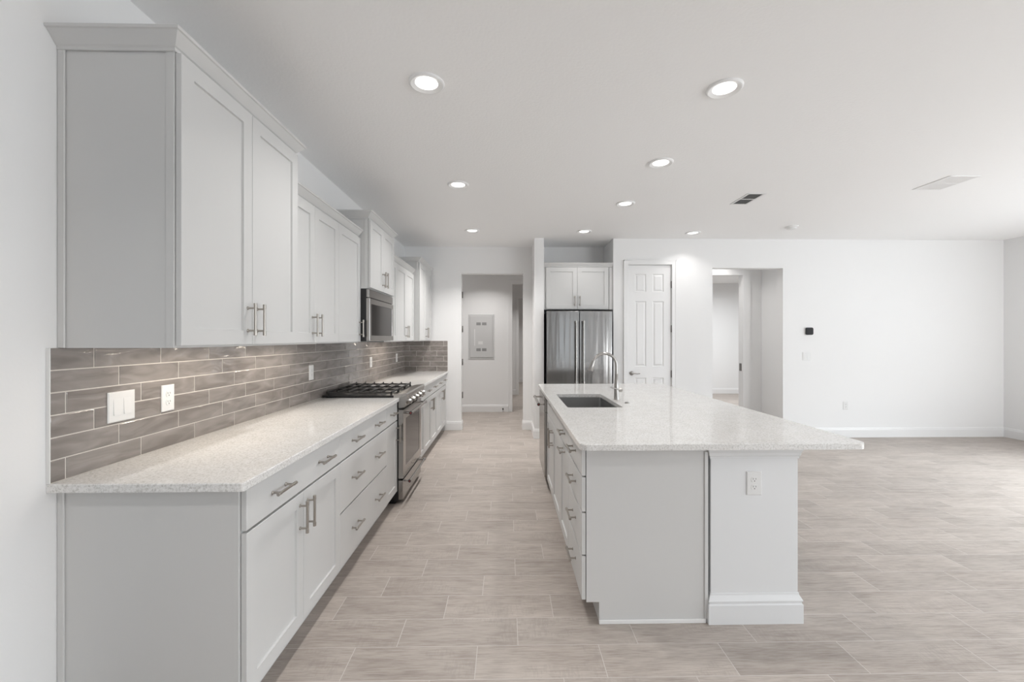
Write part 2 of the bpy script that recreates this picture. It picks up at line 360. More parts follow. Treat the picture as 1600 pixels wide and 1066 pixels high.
# pantry door
d = sroot('door_1', ((DX0 + DX1) / 2, YR, 0), 'white six panel pantry door beside the refrigerator')
x0, x1 = DX0 + 0.004, DX1 - 0.004; yf = YR + 0.018; zb, zt = 0.012, DTOP - 0.006
def panel_door(x0, x1, zb, zt, yf, th, panels):
    mb = MB()
    xs = sorted({x0, x1, *[p[0] for p in panels], *[p[1] for p in panels]}); zs = sorted({zb, zt, *[p[2] for p in panels], *[p[3] for p in panels]})
    for i in range(len(xs) - 1):
        for j in range(len(zs) - 1):
            cx = (xs[i] + xs[i + 1]) / 2; cz = (zs[j] + zs[j + 1]) / 2
            if any(p[0] < cx < p[1] and p[2] < cz < p[3] for p in panels): continue
            mb.face([(xs[i], yf, zs[j]), (xs[i + 1], yf, zs[j]), (xs[i + 1], yf, zs[j + 1]), (xs[i], yf, zs[j + 1])])
    for a, b, c, e in panels:
        steps = [(0, 0), (0.010, 0.009), (0.018, 0.009), (0.036, 0.002)]; prev = None
        for ins, dep in steps:
            r = [(a + ins, yf + dep, c + ins), (b - ins, yf + dep, c + ins), (b - ins, yf + dep, e - ins), (a + ins, yf + dep, e - ins)]
            if prev:
                for k in range(4): mb.face([prev[k], prev[(k + 1) % 4], r[(k + 1) % 4], r[k]])
            prev = r
        mb.face(prev)
    mb.face([(x0, yf + th, zb), (x1, yf + th, zb), (x1, yf + th, zt), (x0, yf + th, zt)])
    for p, q in (((x0, zb), (x1, zb)), ((x1, zb), (x1, zt)), ((x1, zt), (x0, zt)), ((x0, zt), (x0, zb))):
        mb.face([(p[0], yf, p[1]), (q[0], yf, q[1]), (q[0], yf + th, q[1]), (p[0], yf + th, p[1])])
    bmesh.ops.remove_doubles(mb.bm, verts=mb.bm.verts, dist=1e-5)
    return mb
pc = [(x0 + 0.105, x0 + 0.265), (x1 - 0.265, x1 - 0.105)]
pz = [(2.085, 2.345), (1.02, 1.955), (0.20, 0.86)]
build('door_slab', panel_door(x0, x1, zb, zt, yf, 0.035, [(a, b, c, e) for a, b in pc for c, e in pz]), TRIM, d)
casing('door_casing', DX0, DX1, DTOP, YR, 0.062, d)
mb = MB(); mb.box(DX0, DX0 + 0.003, YR, YR + 0.127, 0, DTOP); mb.box(DX1 - 0.003, DX1, YR, YR + 0.127, 0, DTOP); mb.box(DX0, DX1, YR, YR + 0.127, DTOP - 0.003, DTOP)
build('door_frame', mb, TRIM, d)
mb = MB(); hx = x0 + 0.055; hz = 0.925
mb.prof_tube((hx, yf, hz), (hx, yf - 0.05, hz), [(0, 0.031), (0.006, 0.031), (0.012, 0.024), (0.014, 0.011), (0.045, 0.011)])
mb.tube([(hx - 0.005, yf - 0.045, hz), (hx + 0.03, yf - 0.047, hz + 0.002), (hx + 0.07, yf - 0.044, hz - 0.006), (hx + 0.11, yf - 0.04, hz - 0.002)], [0.010, 0.009, 0.008, 0.007])
build('door_handle', mb, SMALLSTEEL, d)
for z in (2.19, 1.56, 0.915, 0.25):
    build('hinge', MB().prof_tube((DX1 - 0.001, YR + 0.004, z - 0.05), (DX1 - 0.001, YR + 0.004, z + 0.05), [(0, 0.008), (0.1, 0.008)], 10), HINGE, d)
# hinges left on the passage jamb
d = sroot('door_2', (-0.707, YB + 0.06, 0), 'passage door frame with four dark hinges on its left jamb')
for z in (2.11, 1.57, 1.05, 0.53):
    mb = MB(); mb.prof_tube((-0.700, YB + 0.12, z - 0.05), (-0.700, YB + 0.12, z + 0.05), [(0, 0.008), (0.1, 0.008)], 10); mb.box(-0.707, -0.704, YB + 0.085, YB + 0.12, z - 0.05, z + 0.05)
    build('hinge', mb, HINGE, d)

# door stop on the hallway baseboard
t = thing('door_stop', 'small dark door stop on the hallway baseboard beyond the passage', 'door stop', (-0.075, HB - 0.014, 0.06))
build('stem', MB().prof_tube((-0.075, HB - 0.014, 0.06), (-0.075, HB - 0.08, 0.06), [(0, 0.014), (0.006, 0.014), (0.007, 0.007), (0.062, 0.007)]), HINGE, t)
build('rubber_tip', MB().prof_tube((-0.075, HB - 0.074, 0.06), (-0.075, HB - 0.09, 0.06), [(0, 0.011), (0.014, 0.010)]), SLOT, t)

# ------------------------------------------------------------ cabinet kit
def frame_X(X0, s):     # fronts facing +X (s=1) or -X (s=-1): a=Y
    return lambda a, z, d: (X0 + s * d, a, z)
def frame_Y(Y0):        # fronts facing -Y: a=X
    return lambda a, z, d: (a, Y0 - d, z)
def fbox(mb, fr, a0, a1, z0, z1, d0, d1, bev=0):
    p = fr(a0, z0, d0); q = fr(a1, z1, d1); return mb.box(p[0], q[0], p[1], q[1], p[2], q[2], bev)
TH = 0.020
def rings_mesh(fr, a0, a1, z0, z1, rings):
    mb = MB(); prev = None; vs = []
    for ins, dd in rings:
        vs.append([mb.bm.verts.new(fr(a, z, dd)) for a, z in ((a0 + ins, z0 + ins), (a1 - ins, z0 + ins), (a1 - ins, z1 - ins), (a0 + ins, z1 - ins))])
    for A, B in zip(vs, vs[1:]):
        for k in range(4): mb.bm.faces.new((A[k], A[(k + 1) % 4], B[(k + 1) % 4], B[k]))
    mb.bm.faces.new(vs[0]); mb.bm.faces.new(vs[-1]); return mb
def shaker(fr, a0, a1, z0, z1, wd=0.060):
    return rings_mesh(fr, a0, a1, z0, z1, [(0, 0), (0, TH - 0.0015), (0.0015, TH), (wd, TH), (wd + 0.0015, TH - 0.009)])
def slab(fr, a0, a1, z0, z1):
    return rings_mesh(fr, a0, a1, z0, z1, [(0, 0), (0, TH - 0.002), (0.002, TH)])
G = 0.0015
HL = 0.145
def handle_mesh():
    mb = MB(); o = 0.034
    prof = [(0, 0.0058), (0.001, 0.0072), (0.020, 0.0072), (0.021, 0.0056), (HL - 0.021, 0.0056), (HL - 0.020, 0.0072), (HL - 0.001, 0.0072), (HL, 0.0058)]
    mb.prof_tube((o, 0, -HL / 2), (o, 0, HL / 2), prof, 16)
    for z in (-HL / 2 + 0.022, HL / 2 - 0.022):
        mb.prof_tube((0, 0, z), (o, 0, z), [(0, 0.0075), (0.003, 0.0075), (0.005, 0.0045), (o, 0.0045)], 12)
    bmesh.ops.recalc_face_normals(mb.bm, faces=mb.bm.faces); sharpen(mb.bm)
    me = bpy.data.meshes.new('handle'); mb.bm.to_mesh(me); mb.bm.free(); me.materials.append(NICKEL); return me
HM = handle_mesh()
def handle(parent, fr, a, z, vertical, facing, dd=TH):
    o = bpy.data.objects.new('handle', HM); C.objects.link(o)
    off = Vector((0, 0, 0)); q = parent
    while q is not None: off += q.location; q = q.parent
    o.parent = parent; o.location = Vector(fr(a, z, dd)) - off
    rz = {'+x': 0, '-x': PI, '-y': -PI / 2}[facing]
    o.rotation_euler = (0 if vertical else PI / 2, 0, rz)
    return o
def crown_prof(): return [(0, 0), (0.006, 0), (0.006, 0.012), (0.012, 0.016), (0.040, 0.052), (0.046, 0.054), (0.048, 0.064), (0, 0.064)]

# ------------------------------------------------------------ left run: base cabinets
XB = -0.957        # carcass front; door faces at XB+gap+TH
GAP = 0.003
frL = frame_X(XB + GAP - 0.0, 1)
def base_left(label, y0, y1, spec, end=False):
    """spec: list of ('drawer'|'door', a0, a1, z0, z1, [(a,z,vertical)])"""
    t = thing('base_cabinet', label, 'base cabinet', (-1.27, (y0 + y1) / 2, 0), 'base cabinets along the left wall')
    mb = MB(); mb.box(XW + 0.005, XB, y0 + 0.0005, y1 - 0.0005, 0.115, CT - SL)
    build('carcass', mb, CAB, t)
    mb = MB(); mb.box(XW + 0.005, XB - 0.06, y0 + 0.0005, y1 - 0.0005, 0.0, 0.114)
    build('toe_kick', mb, CAB, t)
    if end:
        mb = MB(); mb.box(XW + 0.001, XB - 0.001, y0 - 0.006, y0, 0, CT - SL, 0.001)
        mb.box(XW + 0.001, XW + 0.024, y0 - 0.014, y0 - 0.006, 0, CT - SL, 0.002); build('end_panel', mb, CAB, t)
    for kind, a0, a1, z0, z1, hs in spec:
        f = (shaker if kind == 'door' else slab)(frL, a0 + G, a1 - G, z0, z1)
        p = build(kind, f, CAB, t)
        for a, z, vert in hs: handle(p, frL, a, z, vert, '+x')
    return t
Y = [1.545, 2.402, 3.325, 3.644]
D0, D1, DH = 0.726, 0.876, 0.803
def two(a0, a1): m = (a0 + a1) / 2; s = 0.245 * (a1 - a0); return m - s, m + s
m = (Y[0] + Y[1]) / 2; ha, hb_ = two(Y[0], Y[1])
base_left('grey base cabinet nearest the camera, wide drawer over two doors, bare side showing', Y[0], Y[1], [
    ('drawer', Y[0], Y[1], D0, D1, [(ha, DH, False), (hb_, DH, False)]),
    ('door', Y[0], m, 0.12, 0.716, [(m - 0.036, 0.612, True)]), ('door', m, Y[1], 0.12, 0.716, [(m + 0.036, 0.612, True)])], True)
ha, hb_ = two(Y[1], Y[2])
base_left('grey base cabinet of three wide stacked drawers with six bar pulls', Y[1], Y[2], [
    ('drawer', Y[1], Y[2], D0, D1, [(ha, DH, False), (hb_, DH, False)]),
    ('drawer', Y[1], Y[2], 0.434, 0.716, [(ha, 0.580, False), (hb_, 0.580, False)]),
    ('drawer', Y[1], Y[2], 0.12, 0.425, [(ha, 0.275, False), (hb_, 0.275, False)])])
m = (Y[2] + Y[3]) / 2
base_left('narrow grey base cabinet touching the near side of the range', Y[2], Y[3], [
    ('drawer', Y[2], Y[3], D0, D1, [(m, DH, False)]), ('door', Y[2], Y[3], 0.12, 0.716, [(Y[3] - 0.035, 0.612, True)])])
Z = [4.412, 4.838, 5.707, 6.576]
base_left('grey base cabinet touching the far side of the range', Z[0], Z[1], [
    ('drawer', Z[0], Z[1], D0, D1, [((Z[0] + Z[1]) / 2, DH, False)]), ('door', Z[0], Z[1], 0.12, 0.716, [(Z[0] + 0.035, 0.612, True)])])
for i, lab in ((1, 'grey two door base cabinet midway between range and back wall'), (2, 'last grey base cabinet of the left run, in the corner by the passage')):
    a, b = Z[i], Z[i + 1]; m = (a + b) / 2; ha, hb_ = two(a, b)
    t = base_left(lab, a, b, [('drawer', a, b, D0, D1, [(ha, DH, False), (hb_, DH, False)]),
        ('door', a, m, 0.12, 0.716, [(m - 0.036, 0.612, True)]), ('door', m, b, 0.12, 0.716, [(m + 0.036, 0.612, True)])])
build('filler_strip', MB().box(XW + 0.3, XB + 0.001, 6.577, YB - 0.002, 0.0, CT - SL), CAB, t)

# countertops
def counter(name, x0, x1, y0, y1, bev=0.004): return MB().box(x0, x1, y0, y1, CT - SL + 0.0005, CT, bev, 2)
def rounded_slab(x0, x1, y0, y1, r, hole=None, corners=(1, 1, 1, 1)):
    """plan rectangle with rounded corners, optional rounded rectangular cut-out, eased top edge"""
    def loop(x0, x1, y0, y1, r, n=6, cs=(1, 1, 1, 1)):
        pts = []
        for (cx, cy, a0, on) in ((x0 + r, y0 + r, PI, cs[0]), (x1 - r, y0 + r, 1.5 * PI, cs[1]), (x1 - r, y1 - r, 0, cs[2]), (x0 + r, y1 - r, .5 * PI, cs[3])):
            rr = r if on else 0.002
            cx2 = (x0 + rr) if cx < (x0 + x1) / 2 else (x1 - rr); cy2 = (y0 + rr) if cy < (y0 + y1) / 2 else (y1 - rr)
            for k in range(n + 1): pts.append((cx2 + rr * math.cos(a0 + .5 * PI * k / n), cy2 + rr * math.sin(a0 + .5 * PI * k / n)))
        return pts
    mb = MB(); bm = mb.bm; e = 0.003; z0, z1 = CT - SL + 0.0005, CT
    A = [bm.verts.new((x, y, z0)) for x, y in loop(x0, x1, y0, y1, r, cs=corners)]
    B = [bm.verts.new((x, y, z1 - e)) for x, y in loop(x0, x1, y0, y1, r, cs=corners)]
    Cc = [bm.verts.new((x, y, z1)) for x, y in loop(x0 + e, x1 - e, y0 + e, y1 - e, r - e * (r > 2 * e), cs=corners)]
    n = len(A)
    for P, Q in ((A, B), (B, Cc)):
        for k in range(n): bm.faces.new((P[k], P[(k + 1) % n], Q[(k + 1) % n], Q[k]))
    if hole is None:
        bm.faces.new(A); bm.faces.new(Cc)
    else:
        hx0, hx1, hy0, hy1, hr = hole
        Hh = loop(hx0, hx1, hy0, hy1, hr)
        T = [bm.verts.new((x, y, z1)) for x, y in Hh]; Bt = [bm.verts.new((x, y, z0)) for x, y in Hh]
        for k in range(len(T)): bm.faces.new((T[k], T[(k + 1) % len(T)], Bt[(k + 1) % len(T)], Bt[k]))
        for outer, inner in ((Cc, T), (A, Bt)):
            es = []
            for Lp in (outer, inner):
                for k in range(len(Lp)):
                    e_ = bm.edges.get((Lp[k], Lp[(k + 1) % len(Lp)])) or bm.edges.new((Lp[k], Lp[(k + 1) % len(Lp)])); es.append(e_)
            bmesh.ops.triangle_fill(bm, edges=es, use_beauty=True)
    return mb
tag(build('countertop', rounded_slab(XW, -0.917, 1.497, Y[3], 0.012, corners=(0, 1, 0, 0)), QUARTZ), 'long speckled white quartz countertop between the camera end and the range', 'countertop')
tag(build('countertop', rounded_slab(XW, -0.917, Z[0], YB - 0.001, 0.012, corners=(0, 0, 0, 0)), QUARTZ), 'short speckled quartz countertop between the range and the back wall', 'countertop')

# ------------------------------------------------------------ backsplash
TP, RH, GR = 0.315, 0.0785, 0.0048
def backsplash():
    t = thing('tile_backsplash', 'glossy taupe subway tile backsplash wrapping the left wall corner', 'backsplash', (XW, 4.0, CT))
    zt = 1.384
    mb = MB(); mb.box(XW + 0.0005, XW + 0.0085, 1.500, YB - 0.0005, CT, zt); mb.box(XW + 0.0085, -0.918, YB - 0.0085, YB - 0.0005, CT, zt)
    build('grout', mb, GROUT, t)
    mb = MB(); bm = mb.bm; lay = bm.faces.layers.float_vector.new('tmp'); rnd = random.Random(3)
    ids = {}
    def tile(fr, a0, a1, z0, z1):
        if a1 - a0 < 0.006 or z1 - z0 < 0.006: return
        e = 0.0015; d0 = 0.0080; d1 = 0.0105; tilt = [rnd.uniform(-0.0004, 0.0004) for _ in range(4)]; col = (rnd.random(), rnd.random(), rnd.random())
        R = []
        for ins, dd, tl in ((0, d0, 0), (0, d1 - e * 0.5, 0), (e, d1, 1)):
            R.append([bm.verts.new(fr(a, z, dd + tl * tilt[k])) for k, (a, z) in enumerate(((a0 + ins, z0 + ins), (a1 - ins, z0 + ins), (a1 - ins, z1 - ins), (a0 + ins, z1 - ins)))])
        fs = [bm.faces.new(R[-1])]
        for A, B in zip(R, R[1:]):
            for k in range(4): fs.append(bm.faces.new((A[k], A[(k + 1) % 4], B[(k + 1) % 4], B[k])))
        for f in fs: f[lay] = col
    frW = frame_X(XW, 1); frB = frame_Y(YB)
    for fr, lo, hi, j0 in ((frW, 1.5015, YB - 0.010, 2.110 * 0.9353), (frB, XW + 0.011, -0.919, -0.98)):
        for r in range(7):
            z1 = zt - 0.0012 - 0 * r; zc1 = 1.385 + 0.0005 - r * RH + 0.0; zc0 = zc1 - RH
            # rows counted from the counter up: row 5 is under the cabinets
            if r >= 6: continue
            z0 = CT + (5 - r) * RH; z1 = min(z0 + RH, zt)
            start = j0 + (r % 3) * TP / 3
            k0 = int(math.floor((lo - start) / TP)) - 1
            for k in range(k0, k0 + 24):
                a0 = start + k * TP + GR / 2; a1 = a0 + TP - GR
                a0c, a1c = max(a0, lo), min(a1, hi)
                if a1c > a0c: tile(fr, a0c, a1c, z0 + GR / 2, z1 - (GR / 2 if r else 0))
    bmesh.ops.recalc_face_normals(bm, faces=bm.faces)
    cols = [tuple(f[lay]) for f in bm.faces]
    o = build('tile_field', mb, TILE, t)
    at = o.data.attributes.new('tileid', 'FLOAT_COLOR', 'FACE') if False else o.data.attributes.new('tileid', 'FLOAT_COLOR', 'CORNER')
    for p in o.data.polygons:
        for li in p.loop_indices: at.data[li].color = (*cols[p.index], 1)
    mb = MB(); mb.box(XW + 0.0005, XW + 0.012, 1.4965, 1.5005, CT + 0.0005, zt)
    build('edge_trim', mb, WHITEP, t)
    return t
backsplash()

# ------------------------------------------------------------ upper cabinets
def upper_left(label, y0, y1, xf, z0, z1, doors, crown=True, group='wall cabinets along the left wall', end=True, hz=1.508, ret_end=True):
    fr = frame_X(xf + GAP, 1)
    t = thing('wall_cabinet', label, 'wall cabinet', ((XW + xf) / 2, (y0 + y1) / 2, z0), group)
    build('carcass', MB().box(XW + 0.002, xf, y0 + 0.0005, y1 - 0.0005, z0, z1), CAB, t)
    if end:
        build('scribe_strip', MB().box(XW + 0.001, XW + 0.026, y0 - 0.007, y0, z0, z1, 0.002), CAB, t)
        build('end_stile', MB().box(xf - 0.030, xf - 0.001, y0 - 0.003, y0 + 0.001, z0, z1, 0.001), CAB, t)
    for a0, a1, hside in doors:
        p = build('door', shaker(fr, a0 + G, a1 - G, z0 + 0.008, z1 - 0.004, 0.062), CAB, t)
        if hside is not None:
            ha = a1 - 0.036 if hside else a0 + 0.036
            handle(p, fr, ha, z0 + 0.008 + 0.112, True, '+x')
    if crown:
        path = [(XW + 0.001, y0 - 0.002), (xf + 0.001, y0 - 0.002), (xf + 0.001, y1)]
        if ret_end: path.append((XW + 0.001, y1))
        build('crown_molding', MB().sweep(path, crown_prof(), 1, z1 - 0.002), CAB, t)
        build('top_board', MB().box(XW + 0.002, xf, y0, y1, z1 + 0.0, z1 + 0.010), CAB, t)
    return t
XT, XS = -1.184, -1.266
a, b = 1.539, 2.389; m = (a + b) / 2
upper_left('tall grey wall cabinet nearest the camera with two doors and crown molding', a, b, XT, 1.384, 2.441, [(a, m, 1), (m, b, 0)])
u0, u1, u2, u3 = 2.391, 2.779, 3.170, 3.644
upper_left('lower grey two door wall cabinet right after the tall near one', u0, u2, XS, 1.384, 2.275, [(u0, u1, 1), (u1, u2, 0)], crown=False, end=False)
upper_left('grey single door wall cabinet touching the microwave, handle on its far edge', u2, u3, XS, 1.384, 2.275, [(u2, u3, 1)], crown=False, end=False)
def crownrun(label, y0, y1):
    mb = MB().sweep([(XS + 0.001, y0), (XS + 0.001, y1)], crown_prof(), 1, 2.2735); mb.box(XW + 0.002, XS + 0.002, y0, y1, 2.2755, 2.286)
    tag(build('crown_molding', mb, CAB), label, 'crown molding')
crownrun('grey crown molding over the two lower cabinets before the microwave', u0 + 0.001, u3 - 0.012)
a, b = 3.648, 4.408; m = (a + b) / 2
upper_left('raised short grey cabinet directly above the microwave', a, b, XT, 1.846, 2.441, [(a, m, 1), (m, b, 0)])
upper_left('narrow grey wall cabinet just beyond the microwave', 4.412, Z[1], XS, 1.384, 2.275, [(4.412, Z[1], None)], crown=False, end=False)
upper_left('lower grey two door wall cabinet next before the far corner one', Z[1], Z[2], XS, 1.384, 2.275, [(Z[1], (Z[1] + Z[2]) / 2, 1), ((Z[1] + Z[2]) / 2, Z[2], 0)], crown=False, end=False)
crownrun('grey crown molding over the two lower cabinets beyond the microwave', 4.424, Z[2] - 0.012)
a, b = Z[2] + 0.002, Z[3]; m = (a + b) / 2
t = upper_left('tall grey corner wall cabinet farthest from the camera', a, b, XT, 1.384, 2.441, [(a, m, 1), (m, b, 0)])

# slim light bars under the wall cabinets
for lab, y0, y1, xc in (('slim light bar under the tall near wall cabinet', 1.75, 2.35, -1.39), ('slim light bar under the two door wall cabinet before the microwave', 2.5, 3.1, -1.39), ('slim light bar under the two door wall cabinet beyond the microwave', 4.9, 5.6, -1.39)):
    t = thing('light_bar', lab, 'under cabinet light', (xc, (y0 + y1) / 2, 1.384), 'under cabinet light bars')
    build('housing', MB().box(xc - 0.014, xc + 0.014, y0, y1, 1.3797, 1.3838, 0.001), WHITEP, t)
    build('diffuser', MB().box(xc - 0.009, xc + 0.009, y0 + 0.01, y1 - 0.01, 1.3792, 1.38), STRIP, t)
    area('light_bar_glow', (xc, (y0 + y1) / 2, 1.3788), (0, 0, 0), 0.016, y1 - y0 - 0.02, E['strip'], (1.0, 0.89, 0.76))

# ------------------------------------------------------------ microwave
ya, yb = 3.650, 4.406
t = thing('microwave', 'stainless over the range microwave with dark glass door', 'microwave', (-1.38, (ya + yb) / 2, 1.39))
build('housing', MB().box(XW + 0.012, -1.198, ya, yb, 1.396, 1.844, 0.002), BLACK, t)
fm = frame_X(-1.198, 1)
vent = fbox(MB(), fm, ya, yb, 1.772, 1.842, 0, 0.022, 0.002)
v_ = build('vent_panel', vent, STEEL, t)
dd = rings_mesh(fm, ya, yb, 1.400, 1.764, [(0, 0), (0, 0.026), (0.003, 0.029), (0.045, 0.029), (0.047, 0.025)])
dr = build('door', dd, STEEL, t)
build('window', fbox(MB(), fm, ya + 0.047, yb - 0.047, 1.447, 1.717, 0.024, 0.0265), GLASSB, dr)
build('vent_slot', fbox(MB(), fm, ya, yb, 1.764, 1.772, 0, 0.010), BLACK, t)

# ------------------------------------------------------------ range
ya, yb = 3.648, 4.408
t = thing('gas_range', 'stainless slide-in gas range with black grates and front knobs', 'range', (-1.25, (ya + yb) / 2, 0))
mb = MB(); mb.box(-1.565, -0.925, ya, yb, 0.035, 0.905); mb.box(-1.5, -0.96, ya + 0.03, yb - 0.03, 0, 0.036)
build('body', mb, BLACK, t)
build('cooktop', MB().box(-1.566, -0.966, ya - 0.002, yb + 0.002, CT + 0.001, CT + 0.018, 0.003), BLACK, t)
prof = [(-0.968, 0.905), (-0.968, 0.936), (-0.93, 0.944), (-0.862, 0.950), (-0.851, 0.940), (-0.853, 0.915), (-0.872, 0.832), (-0.93, 0.825), (-0.93, 0.905)]
cp = build('control_panel', MB().prism(prof, 'y', ya, yb), STEEL, t)
for k in range(5):
    y = ya + 0.085 + k * (yb - ya - 0.17) / 4
    a_ = Vector((-0.862, y, 0.876)); dirv = Vector((0.98, 0, -0.2)).normalized()
    build('knob', MB().prof_tube(a_, a_ + dirv, [(0, 0.030), (0.006, 0.030), (0.007, 0.023), (0.030, 0.021), (0.034, 0.017)], 20), SMALLSTEEL, t)
fd = frame_X(-0.915, 1)
dd = rings_mesh(fd, ya + 0.003, yb - 0.003, 0.222, 0.808, [(0, -0.01), (0, 0.029), (0.002, 0.031), (0.085, 0.031), (0.087, 0.028)])
dr = build('oven_door', dd, STEEL, t)
build('window', fbox(MB(), fd, ya + 0.088, yb - 0.088, 0.309, 0.721, 0.024, 0.0285), GLASSB, dr)
build('badge', fbox(MB(), fd, (ya + yb) / 2 - 0.055, (ya + yb) / 2 + 0.055, 0.258, 0.276, 0.0305, 0.033), SMALLSTEEL, dr)
def bar_pull(parent, x, y0, y1, z, xface, r=0.012, name='handle'):
    mb = MB(); mb.prof_tube((x, y0, z), (x, y1, z), [(0, r * 1.35), (0.028, r * 1.35), (0.030, r), (y1 - y0 - 0.030, r), (y1 - y0 - 0.028, r * 1.35), (y1 - y0, r * 1.35)], 20)
    for y in (y0 + 0.02, y1 - 0.02): mb.tube([(xface, y, z), (x, y, z)], r * 0.8)
    h = build(name, mb, STEEL, parent)
    build('end_cap', MB().prof_tube((x, y0 + 0.001, z), (x, y0 - 0.004, z), [(0, r * 1.35), (0.004, r * 1.2)], 20), SLOT, h)
    build('medallion', MB().prof_tube((x, y0 - 0.0032, z), (x, y0 - 0.006, z), [(0, r * 0.55), (0.002, r * 0.55)], 16), RED, h)
bar_pull(dr, -0.832, ya + 0.05, yb - 0.03, 0.775, -0.886)
dr = build('warming_drawer', rings_mesh(fd, ya + 0.003, yb - 0.003, 0.045, 0.205, [(0, -0.01), (0, 0.025), (0.002, 0.027)]), STEEL, t)
bar_pull(dr, -0.842, ya + 0.05, yb - 0.03, 0.186, -0.89, 0.010)
# burners and grates
gx0, gx1 = -1.545, -0.985
for bx, by, r in ((-1.12, ya + 0.15, 0.05), (-1.12, yb - 0.15, 0.055), (-1.40, ya + 0.15, 0.045), (-1.40, yb - 0.15, 0.05), (-1.26, (ya + yb) / 2, 0.06)):
    b_ = build('burner', MB().prof_tube((bx, by, CT + 0.017), (bx, by, 1.0), [(0, r * 1.15), (0.008, r * 1.1), (0.009, r)], 24), SMALLSTEEL, t)
    build('burner_cap', MB().prof_tube((bx, by, CT + 0.025), (bx, by, 1.0), [(0, r * 0.8), (0.010, r * 0.8), (0.014, r * 0.7)], 24), IRON, b_)
W3 = (yb - ya - 0.03) / 3
for k in range(3):
    y0 = ya + 0.015 + k * W3 + 0.003; y1 = y0 + W3 - 0.006; mb = MB(); zt = 0.968
    for y in (y0, y1 - 0.012): mb.box(gx0, gx1, y, y + 0.012, zt - 0.022, zt - 0.008, 0.002)
    for i in range(7):
        x = gx0 + i * (gx1 - gx0 - 0.011) / 6; mb.box(x, x + 0.011, y0, y1, zt - 0.016, zt, 0.002)
        if k == 2: mb.box(x, x + 0.011, y1 - 0.01, y1 + 0.004, zt - 0.012, zt + 0.006, 0.002)
    for x in (gx0, gx1 - 0.014):
        for y in (y0, y1 - 0.014): mb.box(x, x + 0.014, y, y + 0.014, CT + 0.017, zt - 0.01)
    build('grate', mb, IRON, t)

# ------------------------------------------------------------ wall plates
def plate(name, label, cat, fr, a, z, wid=0.072, hgt=0.116, kind='outlet', group=None):
    base = fr(a, z, 0); t = thing(name, label, cat, base, group)
    build('cover_plate', rings_mesh(fr, a - wid / 2, a + wid / 2, z - hgt / 2, z + hgt / 2, [(0, 0), (0, 0.003), (0.004, 0.006)]), WHITEP, t)
    if kind == 'outlet':
        for dz in (-0.019, 0.019):
            mb = MB(); pts = []
            for k in range(16):
                an = 2 * PI * k / 16; pts.append((0.0165 * math.cos(an), max(-0.013, min(0.013, 0.0175 * math.sin(an)))))
            A = [mb.bm.verts.new(fr(a + p, z + dz + q, 0.0055)) for p, q in pts]; B = [mb.bm.verts.new(fr(a + p, z + dz + q, 0.0080)) for p, q in pts]
            mb.bm.faces.new(A); mb.bm.faces.new(B)
            for k in range(16): mb.bm.faces.new((A[k], A[(k + 1) % 16], B[(k + 1) % 16], B[k]))
            s_ = build('socket', mb, WHITEP, t)
            mb = MB(); fbox(mb, fr, a - 0.0075, a - 0.0055, z + dz, z + dz + 0.008, 0.0078, 0.0083); fbox(mb, fr, a + 0.0055, a + 0.0075, z + dz, z + dz + 0.008, 0.0078, 0.0083)
            fbox(mb, fr, a - 0.002, a + 0.002, z + dz - 0.009, z + dz - 0.004, 0.0078, 0.0083); build('slots', mb, SLOT, s_)
    else:
        n = 2 if kind == 'double' else 1
        for k in range(n):
            c = a + (k - (n - 1) / 2) * 0.046
            mb = MB(); P = fr
            # a tilted rocker
            lo, hi = (0.0095, 0.0062)
            v = [P(c - 0.0165, z - 0.033, 0.004), P(c + 0.0165, z - 0.033, 0.004), P(c + 0.0165, z + 0.033, 0.004), P(c - 0.0165, z + 0.033, 0.004)]
            w_ = [P(c - 0.0165, z - 0.033, lo), P(c + 0.0165, z - 0.033, lo), P(c + 0.0165, z + 0.033, hi), P(c - 0.0165, z + 0.033, hi)]
            mb.face(v); mb.face(w_)
            for q in range(4): mb.face([v[q], v[(q + 1) % 4], w_[(q + 1) % 4], w_[q]])
            bmesh.ops.remove_doubles(mb.bm, verts=mb.bm.verts, dist=1e-6); build('rocker', mb, WHITEP, t)
    return t
frT = frame_X(XW + 0.0112, 1)
plate('switch_plate', 'white double rocker switch on the taupe tile nearest the camera', 'light switch', frT, 1.77, 1.142, 0.122, 0.122, 'double')
plate('outlet', 'white outlet on the taupe tile just right of the double switch', 'outlet', frT, 2.008, 1.142, 0.074, 0.122)
plate('outlet', 'white outlet on tile above the counter just before the range', 'outlet', frT, 3.46, 1.145, 0.074, 0.12)
plate('outlet', 'white outlet on the taupe tile just beyond the range', 'outlet', frT, 4.965, 1.145, 0.074, 0.12)
plate('outlet', 'white outlet on tile closest to the far corner of the counter', 'outlet', frT, 6.12, 1.145, 0.074, 0.12)
frR = frame_Y(YR)
plate('switch_plate', 'white double switch plate on the living wall below the thermostat', 'light switch', frR, 4.30, 1.165, 0.118, 0.118, 'double')
plate('outlet', 'white outlet low on the living room wall right of the opening', 'outlet', frR, 4.866, 0.457, 0.072, 0.116)
t = thing('thermostat', 'small rounded black thermostat on the white living room wall', 'thermostat', (4.328, YR, 1.525))
def rsq(c, hz, half, r, y0, y1, m, name):
    mb = MB(); pts = []
    for (sx, sz, a0) in ((1, 1, 0), (-1, 1, .5 * PI), (-1, -1, PI), (1, -1, 1.5 * PI)):
        for k in range(6): pts.append((c + sx * (half - r) + r * math.cos(a0 + .5 * PI * k / 5), hz + sz * (half - r) + r * math.sin(a0 + .5 * PI * k / 5)))
    mb.prism(pts, 'y', y0, y1); return build(name, mb, m, t)
rsq(4.328, 1.525, 0.058, 0.022, YR, YR - 0.010, WHITEP, 'wall_plate'); rsq(4.328, 1.525, 0.052, 0.022, YR - 0.010, YR - 0.030, CHARCOAL, 'housing')

